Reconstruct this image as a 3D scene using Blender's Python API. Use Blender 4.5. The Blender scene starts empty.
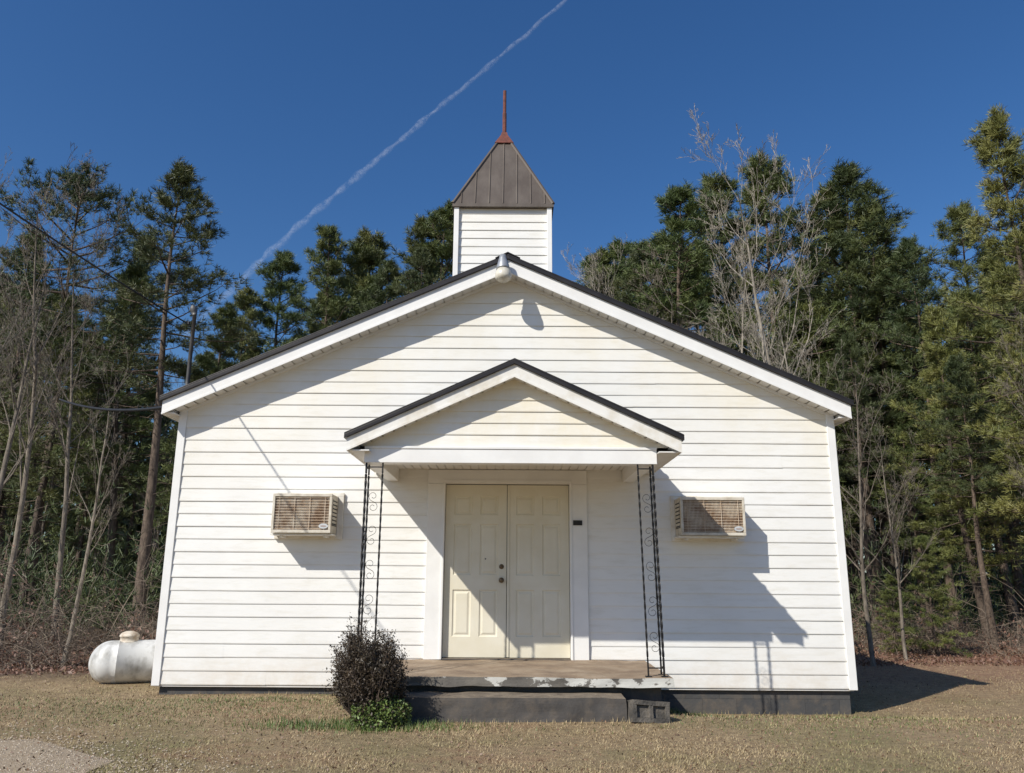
import bpy, math, random
from mathutils import Vector, Matrix, noise
random.seed(7)
C = bpy.context.scene.collection
R = math.radians
TH = R(13.5); F = 800.0; CAM = Vector((0, 0, 1.55))

def at(px, py, Y):
    e = TH + math.atan((386 - py) / F)
    h = Y * math.tan(e)
    d = Y * math.cos(TH) + h * math.sin(TH)
    return Vector(((px - 512) / F * d, Y, CAM.z + h))

def sstep(a, b, x):
    t = max(0, min(1, (x - a) / (b - a))); return t * t * (3 - 2 * t)

def gz(x, y):
    s = sstep(.9, 2.2, x) * sstep(8.1, 9.5, y)
    z = .27 - .24 * s
    z -= .055 * sstep(-1.2, -1.8, x) * sstep(8.9, 9.8, y)
    if abs(x) < 60 and y < 60:
        z += .02 * noise.noise(Vector((x * .6, y * .6, 0))) + .008 * noise.noise(Vector((x * 2.3, y * 2.3, 5)))
        far = sstep(14, 26, y)
        z += far * .25 * noise.noise(Vector((x * .12, y * .12, 9)))
    return z

# ------------------------------------------------------------------ materials
def new_mat(name):
    m = bpy.data.materials.new(name); m.use_nodes = True
    nt = m.node_tree; nt.nodes.clear()
    out = nt.nodes.new('ShaderNodeOutputMaterial')
    b = nt.nodes.new('ShaderNodeBsdfPrincipled')
    nt.links.new(b.outputs[0], out.inputs[0])
    return m, nt, b, out

def N(nt, t, **kw):
    n = nt.nodes.new(t)
    for k, v in kw.items(): setattr(n, k, v)
    return n

def ramp(nt, fac, stops):
    r = N(nt, 'ShaderNodeValToRGB')
    e = r.color_ramp.elements
    while len(e) < len(stops): e.new(.5)
    for i, (p, c) in enumerate(stops):
        e[i].position = p; e[i].color = (c[0], c[1], c[2], 1) if len(c) == 3 else c
    nt.links.new(fac, r.inputs[0]); return r.outputs[0]

def coords(nt, scale=(1, 1, 1), obj=False):
    if obj:
        g = N(nt, 'ShaderNodeTexCoord').outputs['Object']
    else:
        g = N(nt, 'ShaderNodeNewGeometry').outputs['Position']
    mp = N(nt, 'ShaderNodeMapping'); mp.inputs['Scale'].default_value = scale
    nt.links.new(g, mp.inputs[0]); return mp.outputs[0]

def nz(nt, vec, scale, detail=5, rough=.6):
    n = N(nt, 'ShaderNodeTexNoise'); n.inputs['Scale'].default_value = scale
    n.inputs['Detail'].default_value = detail; n.inputs['Roughness'].default_value = rough
    nt.links.new(vec, n.inputs[0]); return n.outputs[0]

def mix(nt, fac, a, b, mode='MIX'):
    m = N(nt, 'ShaderNodeMix', data_type='RGBA', blend_type=mode)
    if isinstance(fac, (int, float)): m.inputs[0].default_value = fac
    else: nt.links.new(fac, m.inputs[0])
    for s, v in ((6, a), (7, b)):
        if isinstance(v, tuple): m.inputs[s].default_value = (*v, 1)
        else: nt.links.new(v, m.inputs[s])
    return m.outputs[2]

def bump(nt, b, h, strength=.3, dist=.01):
    bp = N(nt, 'ShaderNodeBump'); bp.inputs['Strength'].default_value = strength
    bp.inputs['Distance'].default_value = dist
    nt.links.new(h, bp.inputs['Height']); nt.links.new(bp.outputs[0], b.inputs['Normal'])

def simple(name, c1, c2=None, scale=6, rough=.6, metal=0, bmp=0, bd=.005, obj=False, st=(1, 1, 1), lo=.35, hi=.65):
    m, nt, b, o = new_mat(name)
    c2 = c2 or c1
    v = coords(nt, st, obj); n = nz(nt, v, scale)
    nt.links.new(ramp(nt, n, [(lo, c1), (hi, c2)]), b.inputs['Base Color'])
    b.inputs['Roughness'].default_value = rough; b.inputs['Metallic'].default_value = metal
    if bmp: bump(nt, b, nz(nt, v, scale * 4), bmp, bd)
    return m

M = {}
def siding_mat(name, ztop, zbot, stain=.5):
    m, nt, b, o = new_mat(name)
    v = coords(nt)
    big = nz(nt, v, .9, 4)
    streak = nz(nt, coords(nt, (1.6, 1.6, .8)), 1.3, 6, .65)
    grain = nz(nt, coords(nt, (2, 2, 60)), 3, 3)
    base = ramp(nt, big, [(.3, (.765, .75, .705)), (.7, (.835, .825, .785))])
    base = mix(nt, ramp(nt, nz(nt, coords(nt, (1.2, 1.2, 7)), 2.2, 7, .7), [(.50, (0, 0, 0)), (.8, (.6, .6, .6))]), base, (.63, .595, .50))
    sep = N(nt, 'ShaderNodeSeparateXYZ'); nt.links.new(N(nt, 'ShaderNodeNewGeometry').outputs['Position'], sep.inputs[0])
    ab = N(nt, 'ShaderNodeMath', operation='ABSOLUTE'); nt.links.new(sep.outputs[0], ab.inputs[0])
    zz = N(nt, 'ShaderNodeMath', operation='MULTIPLY_ADD'); nt.links.new(ab.outputs[0], zz.inputs[0]); zz.inputs[1].default_value = .44; nt.links.new(sep.outputs[2], zz.inputs[2])
    mr = N(nt, 'ShaderNodeMapRange'); nt.links.new(zz.outputs[0], mr.inputs[0])
    mr.inputs[1].default_value = ztop - 1.5; mr.inputs[2].default_value = ztop
    mu = N(nt, 'ShaderNodeMath', operation='MULTIPLY'); nt.links.new(mr.outputs[0], mu.inputs[0])
    nt.links.new(ramp(nt, streak, [(.34, (.1, .1, .1)), (.66, (stain, stain, stain))]), mu.inputs[1])
    c = mix(nt, mu.outputs[0], base, (.72, .62, .40))
    mr2 = N(nt, 'ShaderNodeMapRange'); nt.links.new(sep.outputs[2], mr2.inputs[0])
    mr2.inputs[1].default_value = zbot + .5; mr2.inputs[2].default_value = zbot - .1
    mu2 = N(nt, 'ShaderNodeMath', operation='MULTIPLY'); nt.links.new(mr2.outputs[0], mu2.inputs[0])
    nt.links.new(ramp(nt, nz(nt, v, 5, 8, .7), [(.4, (.1, .1, .1)), (.7, (.7, .7, .7))]), mu2.inputs[1])
    c = mix(nt, mu2.outputs[0], c, (.60, .50, .38))
    nt.links.new(c, b.inputs['Base Color']); b.inputs['Roughness'].default_value = .5
    bump(nt, b, grain, .15, .002)
    return m
M['siding'] = siding_mat('white_vinyl_siding', 5.45, .3)
M['steeple'] = siding_mat('steeple_siding', 7.6, 4.5, .3)
M['white'] = simple('white_trim', (.77, .755, .72), (.835, .825, .79), 3, .45, bmp=.08)
M['oldwhite'] = simple('weathered_white', (.62, .56, .45), (.79, .77, .715), 4, .55, bmp=.15, lo=.3, hi=.55)
M['soffit'] = simple('soffit_white', (.72, .70, .65), (.80, .78, .74), 3, .5)
M['roof'] = simple('dark_roof_metal', (.022, .019, .018), (.035, .03, .028), 4, .4, .3)
M['spire'] = simple('brown_spire_metal', (.11, .088, .07), (.15, .124, .10), 2, .5, .3, st=(3, 3, .6))
M['rust'] = simple('rusted_red_metal', (.20, .06, .04), (.10, .036, .025), 12, .75, .1, bmp=.4)
def block_mat(name, brick):
    m, nt, b, o = new_mat(name)
    v = coords(nt); nn = nz(nt, v, 9, 8); n3 = nz(nt, v, 2.2, 6)
    if brick:
        br = N(nt, 'ShaderNodeTexBrick')
        sw = N(nt, 'ShaderNodeSeparateXYZ'); nt.links.new(v, sw.inputs[0]); cb = N(nt, 'ShaderNodeCombineXYZ')
        ad = N(nt, 'ShaderNodeMath', operation='ADD'); nt.links.new(sw.outputs[0], ad.inputs[0]); nt.links.new(sw.outputs[1], ad.inputs[1])
        nt.links.new(ad.outputs[0], cb.inputs[0]); nt.links.new(sw.outputs[2], cb.inputs[1]); nt.links.new(cb.outputs[0], br.inputs[0])
        br.inputs['Scale'].default_value = 1; br.inputs['Brick Width'].default_value = .4; br.inputs['Row Height'].default_value = .2
        br.inputs['Mortar Size'].default_value = .005
        br.inputs['Color1'].default_value = (.06, .06, .06, 1); br.inputs['Color2'].default_value = (.075, .073, .07, 1); br.inputs['Mortar'].default_value = (.045, .045, .045, 1)
        base = br.outputs[0]
    else:
        base = ramp(nt, n3, [(.3, (.05, .046, .043)), (.7, (.10, .09, .08))])
    c = mix(nt, ramp(nt, nn, [(.45, (0, 0, 0)), (.75, (.7, .7, .7))]), base, (.15, .12, .09))
    g = N(nt, 'ShaderNodeNewGeometry'); sn = N(nt, 'ShaderNodeSeparateXYZ'); nt.links.new(g.outputs['Normal'], sn.inputs[0])
    gt = N(nt, 'ShaderNodeMath', operation='GREATER_THAN'); nt.links.new(sn.outputs[2], gt.inputs[0]); gt.inputs[1].default_value = .6
    c = mix(nt, gt.outputs[0], c, ramp(nt, nn, [(.3, (.12, .095, .07)), (.7, (.26, .21, .15))]))
    nt.links.new(c, b.inputs['Base Color'])
    b.inputs['Roughness'].default_value = .85; bump(nt, b, nn, .6, .015); return m
M['found'] = block_mat('painted_block', True); M['stepm'] = block_mat('stained_step', False)
m, nt, b, o = new_mat('porch_concrete')
v = coords(nt); n1 = nz(nt, v, 3, 8, .65); n2 = nz(nt, coords(nt, (1, 1, 1.6)), 4.5, 7, .65)
conc = ramp(nt, n1, [(.3, (.17, .12, .08)), (.5, (.28, .205, .135)), (.7, (.37, .29, .205))])
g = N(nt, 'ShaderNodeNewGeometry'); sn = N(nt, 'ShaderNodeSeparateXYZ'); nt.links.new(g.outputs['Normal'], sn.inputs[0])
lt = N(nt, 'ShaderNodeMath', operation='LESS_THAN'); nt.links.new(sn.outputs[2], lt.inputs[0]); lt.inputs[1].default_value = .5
sp0 = N(nt, 'ShaderNodeSeparateXYZ'); nt.links.new(v, sp0.inputs[0])
xb = N(nt, 'ShaderNodeMath', operation='MULTIPLY_ADD'); nt.links.new(sp0.outputs[0], xb.inputs[0]); xb.inputs[1].default_value = .085; nt.links.new(n2, xb.inputs[2])
pk = ramp(nt, xb.outputs[0], [(.54, (0, 0, 0)), (.57, (1, 1, 1))])
mm = N(nt, 'ShaderNodeMath', operation='MULTIPLY'); nt.links.new(lt.outputs[0], mm.inputs[0]); nt.links.new(pk, mm.inputs[1])
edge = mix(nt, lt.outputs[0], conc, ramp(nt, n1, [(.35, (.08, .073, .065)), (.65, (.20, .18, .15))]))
nt.links.new(mix(nt, mm.outputs[0], edge, (.56, .545, .49)), b.inputs['Base Color']); b.inputs['Roughness'].default_value = .9
bump(nt, b, n2, .5, .01); M['slab'] = m
M['concrete'] = simple('grey_concrete', (.05, .046, .04), (.16, .14, .115), 6, .95, bmp=1, bd=.02)
M['door'] = simple('cream_door_paint', (.68, .625, .48), (.74, .695, .565), 2.5, .42, bmp=.06)
M['dark'] = simple('dark_gap', (.012, .012, .012), (.02, .02, .02), 5, .7)
M['brass'] = simple('aged_knob', (.10, .08, .06), (.20, .16, .11), 20, .35, .8)
M['iron'] = simple('black_iron_paint', (.008, .008, .008), (.018, .016, .015), 25, .5, .2)
M['accab'] = simple('ac_cabinet', (.50, .44, .34), (.68, .63, .53), 9, .55, bmp=.1)
M['acfin'] = simple('ac_fins', (.42, .28, .17), (.74, .67, .55), 5, .5, .1, lo=.4, hi=.6)
M['acfront'] = simple('ac_rusty_coil', (.15, .08, .045), (.40, .31, .22), 5, .6, .0, bmp=.3, lo=.4, hi=.6)
M['acwire'] = simple('ac_wire', (.70, .62, .50), (.50, .35, .22), 9, .5)
M['badge'] = simple('silver_badge', (.65, .65, .63), (.75, .75, .73), 20, .35, .4)
M['badgered'] = simple('badge_dark_centre', (.35, .28, .25), (.4, .33, .3), 20, .5)
M['lamp'] = simple('lamp_housing', (.25, .27, .29), (.40, .41, .42), 10, .4, .4)
M['globe'] = simple('cloudy_lens', (.48, .44, .35), (.68, .64, .54), 8, .25, lo=.3, hi=.6)
M['tank'] = simple('tank_paint', (.30, .29, .26), (.66, .655, .63), 5, .5, bmp=.1, st=(1, 1, .6), lo=.32, hi=.56)
M['tankcap'] = simple('tank_cap', (.36, .27, .18), (.66, .6, .5), 14, .6)
M['wire'] = simple('black_cable', (.008, .008, .009), (.015, .015, .016), 5, .6)
M['pipe'] = simple('galvanised_pipe', (.09, .09, .09), (.17, .165, .16), 8, .55, .4)

def bark(name, c1, c2, lo=.75, hi=1.2):
    m, nt, b, o = new_mat(name)
    v = coords(nt, (1, 1, .25), True); n = nz(nt, v, 14, 6, .7)
    ri = N(nt, 'ShaderNodeObjectInfo')
    c = ramp(nt, n, [(.35, c1), (.65, c2)])
    hs = N(nt, 'ShaderNodeHueSaturation'); nt.links.new(c, hs.inputs['Color'])
    mr = N(nt, 'ShaderNodeMapRange'); nt.links.new(ri.outputs['Random'], mr.inputs[0]); mr.inputs[3].default_value = lo; mr.inputs[4].default_value = hi
    nt.links.new(mr.outputs[0], hs.inputs['Value']); nt.links.new(hs.outputs[0], b.inputs['Base Color'])
    b.inputs['Roughness'].default_value = .9; bump(nt, b, n, .8, .03); return m
M['pinebark'] = bark('pine_bark', (.055, .038, .028), (.17, .125, .09))
M['greybark'] = bark('grey_bark', (.10, .08, .06), (.29, .245, .19), .8, 1.2)
M['palebark'] = bark('pale_bark', (.17, .145, .11), (.42, .37, .30), .85, 1.15)

def foliage(name, c1, c2, c3):
    m, nt, b, o = new_mat(name)
    v = coords(nt); n = nz(nt, v, .9, 2); nf = nz(nt, v, 9, 1)
    ri = N(nt, 'ShaderNodeObjectInfo')
    c = ramp(nt, n, [(.3, c1), (.5, c2), (.72, c3)])
    hs = N(nt, 'ShaderNodeHueSaturation'); nt.links.new(c, hs.inputs['Color'])
    mr = N(nt, 'ShaderNodeMapRange'); nt.links.new(nf, mr.inputs[0]); mr.inputs[1].default_value = .3; mr.inputs[2].default_value = .7; mr.inputs[3].default_value = .7; mr.inputs[4].default_value = 1.35
    nt.links.new(mr.outputs[0], hs.inputs['Value'])
    m2 = N(nt, 'ShaderNodeMapRange'); nt.links.new(ri.outputs['Random'], m2.inputs[0]); m2.inputs[3].default_value = .475; m2.inputs[4].default_value = .51
    nt.links.new(m2.outputs[0], hs.inputs['Hue'])
    nt.links.new(hs.outputs[0], b.inputs['Base Color']); b.inputs['Roughness'].default_value = .55
    return m
M['needle'] = foliage('pine_needles', (.065, .09, .030), (.11, .14, .042), (.18, .195, .06))
M['needledark'] = foliage('dark_pine_needles', (.045, .07, .026), (.075, .10, .035), (.115, .135, .045))
M['needlebright'] = foliage('sunlit_pine_needles', (.09, .115, .03), (.16, .18, .048), (.25, .25, .075))
M['brown'] = foliage('dead_brown_leaves', (.10, .06, .034), (.17, .105, .06), (.25, .17, .10))
M['twig'] = simple('brush_twigs', (.09, .068, .05), (.25, .195, .145), 3, .9)
M['shrubred'] = foliage('shrub_dark_leaves', (.028, .027, .014), (.05, .042, .022), (.082, .062, .034))
M['shrubgreen'] = foliage('shrub_green_leaves', (.045, .08, .015), (.08, .13, .025), (.12, .17, .04))

# ground
m, nt, b, o = new_mat('dry_lawn')
v = coords(nt); a1 = nz(nt, v, .55, 6, .65); a2 = nz(nt, v, 11, 9, .8); a3 = nz(nt, v, 80, 4, .7)
grass = ramp(nt, a2, [(.3, (.16, .11, .058)), (.5, (.33, .235, .125)), (.7, (.50, .375, .21))])
grn = mix(nt, ramp(nt, a1, [(.48, (0, 0, 0)), (.64, (.5, .5, .5))]), grass, (.15, .15, .05))
straw = ramp(nt, a2, [(.3, (.13, .07, .04)), (.5, (.30, .18, .105)), (.7, (.50, .34, .21))])
dark = ramp(nt, a2, [(.3, (.05, .033, .02)), (.5, (.11, .072, .042)), (.7, (.20, .135, .08))])
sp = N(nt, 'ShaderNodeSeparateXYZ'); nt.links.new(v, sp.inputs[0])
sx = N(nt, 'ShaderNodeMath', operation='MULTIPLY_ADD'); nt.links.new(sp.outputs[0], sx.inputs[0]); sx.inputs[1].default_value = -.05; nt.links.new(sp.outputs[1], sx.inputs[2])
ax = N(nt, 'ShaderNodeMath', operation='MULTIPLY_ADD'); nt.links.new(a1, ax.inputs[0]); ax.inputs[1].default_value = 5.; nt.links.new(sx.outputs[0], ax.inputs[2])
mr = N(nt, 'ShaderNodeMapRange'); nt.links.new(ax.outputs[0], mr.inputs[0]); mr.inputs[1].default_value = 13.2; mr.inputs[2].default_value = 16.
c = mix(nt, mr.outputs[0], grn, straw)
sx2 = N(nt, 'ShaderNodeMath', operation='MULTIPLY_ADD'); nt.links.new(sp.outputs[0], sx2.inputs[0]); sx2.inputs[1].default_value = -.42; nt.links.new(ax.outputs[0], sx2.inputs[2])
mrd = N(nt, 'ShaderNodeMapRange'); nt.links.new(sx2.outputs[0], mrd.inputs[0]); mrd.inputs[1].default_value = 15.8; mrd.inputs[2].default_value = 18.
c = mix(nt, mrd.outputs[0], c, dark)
c = mix(nt, ramp(nt, nz(nt, coords(nt, (.6, 1.4, 1)), 1.1, 5, .6), [(.56, (0, 0, 0)), (.68, (.6, .6, .6))]), c, (.33, .19, .105))
c = mix(nt, ramp(nt, a3, [(.35, (.5, .5, .5)), (.55, (0, 0, 0))]), c, (.08, .055, .032))
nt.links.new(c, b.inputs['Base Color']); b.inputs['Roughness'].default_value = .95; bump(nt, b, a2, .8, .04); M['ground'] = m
m, nt, b, o = new_mat('grass_blades')
v = coords(nt); a1 = nz(nt, v, .55, 6, .65); a2 = nz(nt, v, 45, 2)
straw = ramp(nt, a2, [(.3, (.22, .155, .08)), (.5, (.43, .325, .175)), (.7, (.62, .50, .30))])
nt.links.new(mix(nt, ramp(nt, a1, [(.46, (0, 0, 0)), (.64, (.65, .65, .65))]), straw, (.17, .185, .055)), b.inputs['Base Color'])
b.inputs['Roughness'].default_value = .8; M['blade'] = m
M['gravel'] = simple('gravel', (.26, .19, .12), (.46, .37, .26), 40, .95, bmp=.8, bd=.012)
M['pebble'] = simple('pebbles', (.28, .21, .14), (.56, .48, .37), 30, .9)

# ------------------------------------------------------------------ mesh builder
WL = {}
class MB:
    def __init__(s): s.v = []; s.f = []
    def add(s, vs, fs):
        o = len(s.v); s.v += [tuple(p) for p in vs]; s.f += [tuple(i + o for i in f) for f in fs]
    def quad(s, a, b, c, d): s.add([a, b, c, d], [(0, 1, 2, 3)])
    def box(s, x0, x1, y0, y1, z0, z1):
        s.add([(x0, y0, z0), (x1, y0, z0), (x1, y1, z0), (x0, y1, z0), (x0, y0, z1), (x1, y0, z1), (x1, y1, z1), (x0, y1, z1)],
              [(0, 3, 2, 1), (4, 5, 6, 7), (0, 1, 5, 4), (1, 2, 6, 5), (2, 3, 7, 6), (3, 0, 4, 7)])
    def prism(s, pts, y0, y1):
        n = len(pts)
        vs = [(x, y0, z) for x, z in pts] + [(x, y1, z) for x, z in pts]
        fs = [tuple(range(n)), tuple(range(2 * n - 1, n - 1, -1))] + [(i, i + n, (i + 1) % n + n, (i + 1) % n) for i in range(n)]
        s.add(vs, fs)
    def tube(s, pts, rads, n=6, cap=True):
        pts = [Vector(p) for p in pts]; rings = []; up = Vector((.13, .31, .94))
        for i, p in enumerate(pts):
            d = (pts[min(i + 1, len(pts) - 1)] - pts[max(i - 1, 0)])
            if d.length < 1e-9: d = Vector((0, 0, 1))
            d.normalize()
            if abs(d.dot(up)) > .98: up = Vector((1, .1, 0)).normalized()
            a = d.cross(up).normalized(); bb = d.cross(a)
            r = rads[i] if isinstance(rads, (list, tuple)) else rads
            rings.append([p + (a * math.cos(2 * math.pi * k / n) + bb * math.sin(2 * math.pi * k / n)) * r for k in range(n)])
        vs = [q for r_ in rings for q in r_]; fs = []
        for i in range(len(pts) - 1):
            for k in range(n):
                fs.append((i * n + k, i * n + (k + 1) % n, (i + 1) * n + (k + 1) % n, (i + 1) * n + k))
        if cap: fs.append(tuple(range(n))); fs.append(tuple(range(len(vs) - 1, len(vs) - n - 1, -1)))
        s.add(vs, fs)
    def lathe(s, o, axis, prof, n=24):
        axis = Vector(axis).normalized()
        s.tube([Vector(o) + axis * t for t, r in prof], [max(r, .0005) for t, r in prof], n)
    def build(s, name, mat, parent=None, smooth=False, bevel=0, local=False):
        me = bpy.data.meshes.new(name); me.from_pydata(s.v, [], s.f); me.materials.append(mat); me.validate()
        if smooth: me.polygons.foreach_set('use_smooth', [True] * len(me.polygons))
        ob = bpy.data.objects.new(name, me); C.objects.link(ob)
        WL[ob.name] = Vector((0, 0, 0))
        if parent:
            ob.parent = parent
            if not local: ob.location = -WL[parent.name]
            else: WL[ob.name] = WL[parent.name]
        if bevel:
            bv = ob.modifiers.new('bevel', 'BEVEL'); bv.width = bevel; bv.segments = 2; bv.limit_method = 'ANGLE'
        return ob

def tag(o, label=None, cat=None, group=None, kind=None):
    if label: o['label'] = label
    if cat: o['category'] = cat
    if group: o['group'] = group
    if kind: o['kind'] = kind
    return o
def thing(name, loc, label, cat, group=None):
    o = bpy.data.objects.new(name, None); C.objects.link(o); o.location = loc; o.empty_display_size = .2
    WL[o.name] = Vector(loc); return tag(o, label, cat, group)

# ------------------------------------------------------------------ ground
def axis_pts(lo, hi, f0, f1, step):
    p = []; x = f0
    while x <= f1 + 1e-6: p.append(x); x += step
    s = step
    x = f1
    while x < hi: s *= 1.35; x += s; p.append(x)
    s = step; x = f0
    while x > lo: s *= 1.35; x -= s; p.insert(0, x)
    return p
xs = axis_pts(-2500, 2500, -14, 16, .25); ys = axis_pts(-300, 3500, 4, 26, .22)
g = MB(); g.v = [(x, y, gz(x, y)) for y in ys for x in xs]
nx = len(xs); g.f = [(j * nx + i, j * nx + i + 1, (j + 1) * nx + i + 1, (j + 1) * nx + i) for j in range(len(ys) - 1) for i in range(nx - 1)]
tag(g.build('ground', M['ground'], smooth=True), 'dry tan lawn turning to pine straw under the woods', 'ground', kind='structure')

def dedge(x): return min(6.9 + .28 * (-x - 3.2) * .35 + .22 * noise.noise(Vector((x * 1.7, 3, 1))), 6.9 - max(0, x + 3.8) * .75)
dr = MB(); cols = [-14 + .2 * i for i in range(57)]
for i in range(len(cols) - 1):
    a, b_ = cols[i], cols[i + 1]
    rows = 12
    for j in range(rows):
        def P(x, t):
            y = 3.5 + (dedge(x) - 3.5) * t
            return (x, y, gz(x, y) + .006 - .004 * (t == 1))
        dr.quad(P(a, j / rows), P(b_, j / rows), P(b_, (j + 1) / rows), P(a, (j + 1) / rows))
tag(dr.build('driveway', M['gravel'], smooth=True), 'tan gravel driveway edge at the bottom left', 'driveway', kind='structure')
def in_drive(x, y): return x < -2.8 and y < dedge(x)
pb = MB()
for i in range(11000):
    x = random.uniform(-6.5, -1.0); y = random.uniform(5.6, 8.2)
    e = dedge(x)
    if y > e and random.random() > math.exp(-(y - e) * 2.6): continue
    r = random.uniform(.004, .011); z = gz(x, y) + .006
    vs = [(x + r * math.cos(a + .4) * random.uniform(.7, 1.2), y + r * math.sin(a + .4) * random.uniform(.7, 1.2), z) for a in (0, 1.6, 3.1, 4.7)] + [(x, y, z + r * .6)]
    pb.add(vs, [(0, 1, 4), (1, 2, 4), (2, 3, 4), (3, 0, 4)])
tag(pb.build('gravel', M['pebble']), 'loose tan stones scattered over the driveway edge', 'gravel', kind='stuff')

# ------------------------------------------------------------------ CHURCH
CX = -.065; WY = 9.9; BK = 24.0; XL, XR = -4.17, 4.04; ZB = .325
APZ = 5.60; PT = .4456
def rtop(x): return APZ - PT * abs(x - CX)
church = thing('church', (CX, WY, 0), 'white clapboard country church with a gabled porch and small brown spire', 'church')

def siding(mb, z0, z1, step, lim, mp, holes=(), seamlen=3.6, seed=1):
    rg = random.Random(seed); z = z0; k = 0
    while z < z1 - 1e-4:
        zt = min(z + step, z1)
        l0, r0 = lim(z); l1, r1 = lim(zt)
        if r0 - l0 < .02: break
        hs = [h for h in holes if zt > h[2] + 1e-4 and z < h[3] - 1e-4]
        segs = [(l0, r0, l1, r1)]
        if hs:
            h = hs[0]; segs = [(l0, h[0], l1, h[0]), (h[1], r0, h[1], r1)]
        for (a0, b0, a1, b1) in segs:
            seams = []
            x = a0 + rg.uniform(.6, seamlen)
            while x < b0 - .3:
                if a1 + .05 < x < b1 - .05: seams.append(x)
                x += seamlen * rg.uniform(.8, 1)
            edges = [None] + seams + [None]
            for i in range(len(edges) - 1):
                xa0 = a0 if edges[i] is None else edges[i]; xa1 = a1 if edges[i] is None else edges[i]
                xb0 = b0 if edges[i + 1] is None else edges[i + 1]; xb1 = b1 if edges[i + 1] is None else edges[i + 1]
                n = max(1, int((xb0 - xa0) / .5)); of = rg.uniform(-.001, .001)
                dz = rg.uniform(-.002, .002)
                for q in range(n):
                    t0, t1 = q / n, (q + 1) / n
                    def bt(t):
                        x = xa0 + (xb0 - xa0) * t
                        return x, .0034 * noise.noise(Vector((x * .9, k * 3.7, seed)))
                    (xa, wa), (xb, wb) = bt(t0), bt(t1)
                    ta = xa1 + (xb1 - xa1) * t0; tb = xa1 + (xb1 - xa1) * t1
                    A = mp(xa, .0125 + of + wa, z + dz); B = mp(xb, .0125 + of + wb, z + dz)
                    Ai = mp(xa, 0, z + dz + .002); Bi = mp(xb, 0, z + dz + .002)
                    D = mp(ta, .003 + of, zt + .004); Cc = mp(tb, .003 + of, zt + .004)
                    A2 = mp(xa, .0135 + of + wa, z + dz + .010); B2 = mp(xb, .0135 + of + wb, z + dz + .010)
                    mb.quad(A2, B2, Cc, D); mb.quad(A, B, B2, A2); mb.quad(Ai, Bi, B, A)
        z = zt; k += 1

STEP = .152
def lim_front(z):
    h = min(4.105, (APZ - .20 - z) / PT); return CX - h, CX + h
fw = MB(); siding(fw, ZB, 5.41, STEP, lim_front, lambda u, o, z: (u, WY - o, z), holes=[(-1.0, .93, .60, 2.70)], seed=3)
for (a, b_, c0, d) in ((XL + .02, -1.0, .30, 3.68), (.93, XR - .02, .30, 3.68), (-1.0, .93, 2.71, 3.68)): fw.box(a, b_, WY + .002, WY + .12, c0, d)
fw.prism([(XL + .05, 3.68), (XR - .05, 3.68), (CX, APZ - .13)], WY + .002, WY + .12)
tag(fw.build('front_wall', M['siding'], church), 'sunlit gable wall of white lap siding')
for x, sg in ((XL, -1), (XR, 1)):
    s = MB(); siding(s, ZB, 3.66, STEP, lambda z: (WY, BK), lambda u, o, z, x=x, sg=sg: (x + sg * (o - .02), u, z), seed=11 + sg)
    s.box(x - .06 - .04 * sg, x + .06 - .04 * sg, WY + .13, BK - .02, .30, 3.66)
    s.build('side_wall', M['siding'], church)
s = MB(); siding(s, ZB, 5.4, STEP, lim_front, lambda u, o, z: (u, BK + o, z), seed=21)
s.prism([(XL + .02, .30), (XR - .02, .30), (XR - .02, 3.68), (CX, APZ - .13), (XL + .02, 3.68)], BK - .02, BK - .002)
s.build('back_wall', M['siding'], church)
f = MB(); f.box(XL + .06, XR - .06, WY + .05, BK - .05, -.3, ZB - .004); f.build('foundation', M['found'], church)
for x0, x1 in ((XL - .012, XL + .085), (XR - .085, XR + .012)):
    s = MB(); s.box(x0, x1, WY - .027, WY + .0, ZB - .015, 3.60)
    sd = x0 if x0 < 0 else x1
    s.box(sd - (.0 if x0 < 0 else .03), sd + (.03 if x0 < 0 else 0), WY, WY + .09, ZB - .015, 3.60)
    s.build('corner_board', M['white'], church, bevel=.004)
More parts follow.
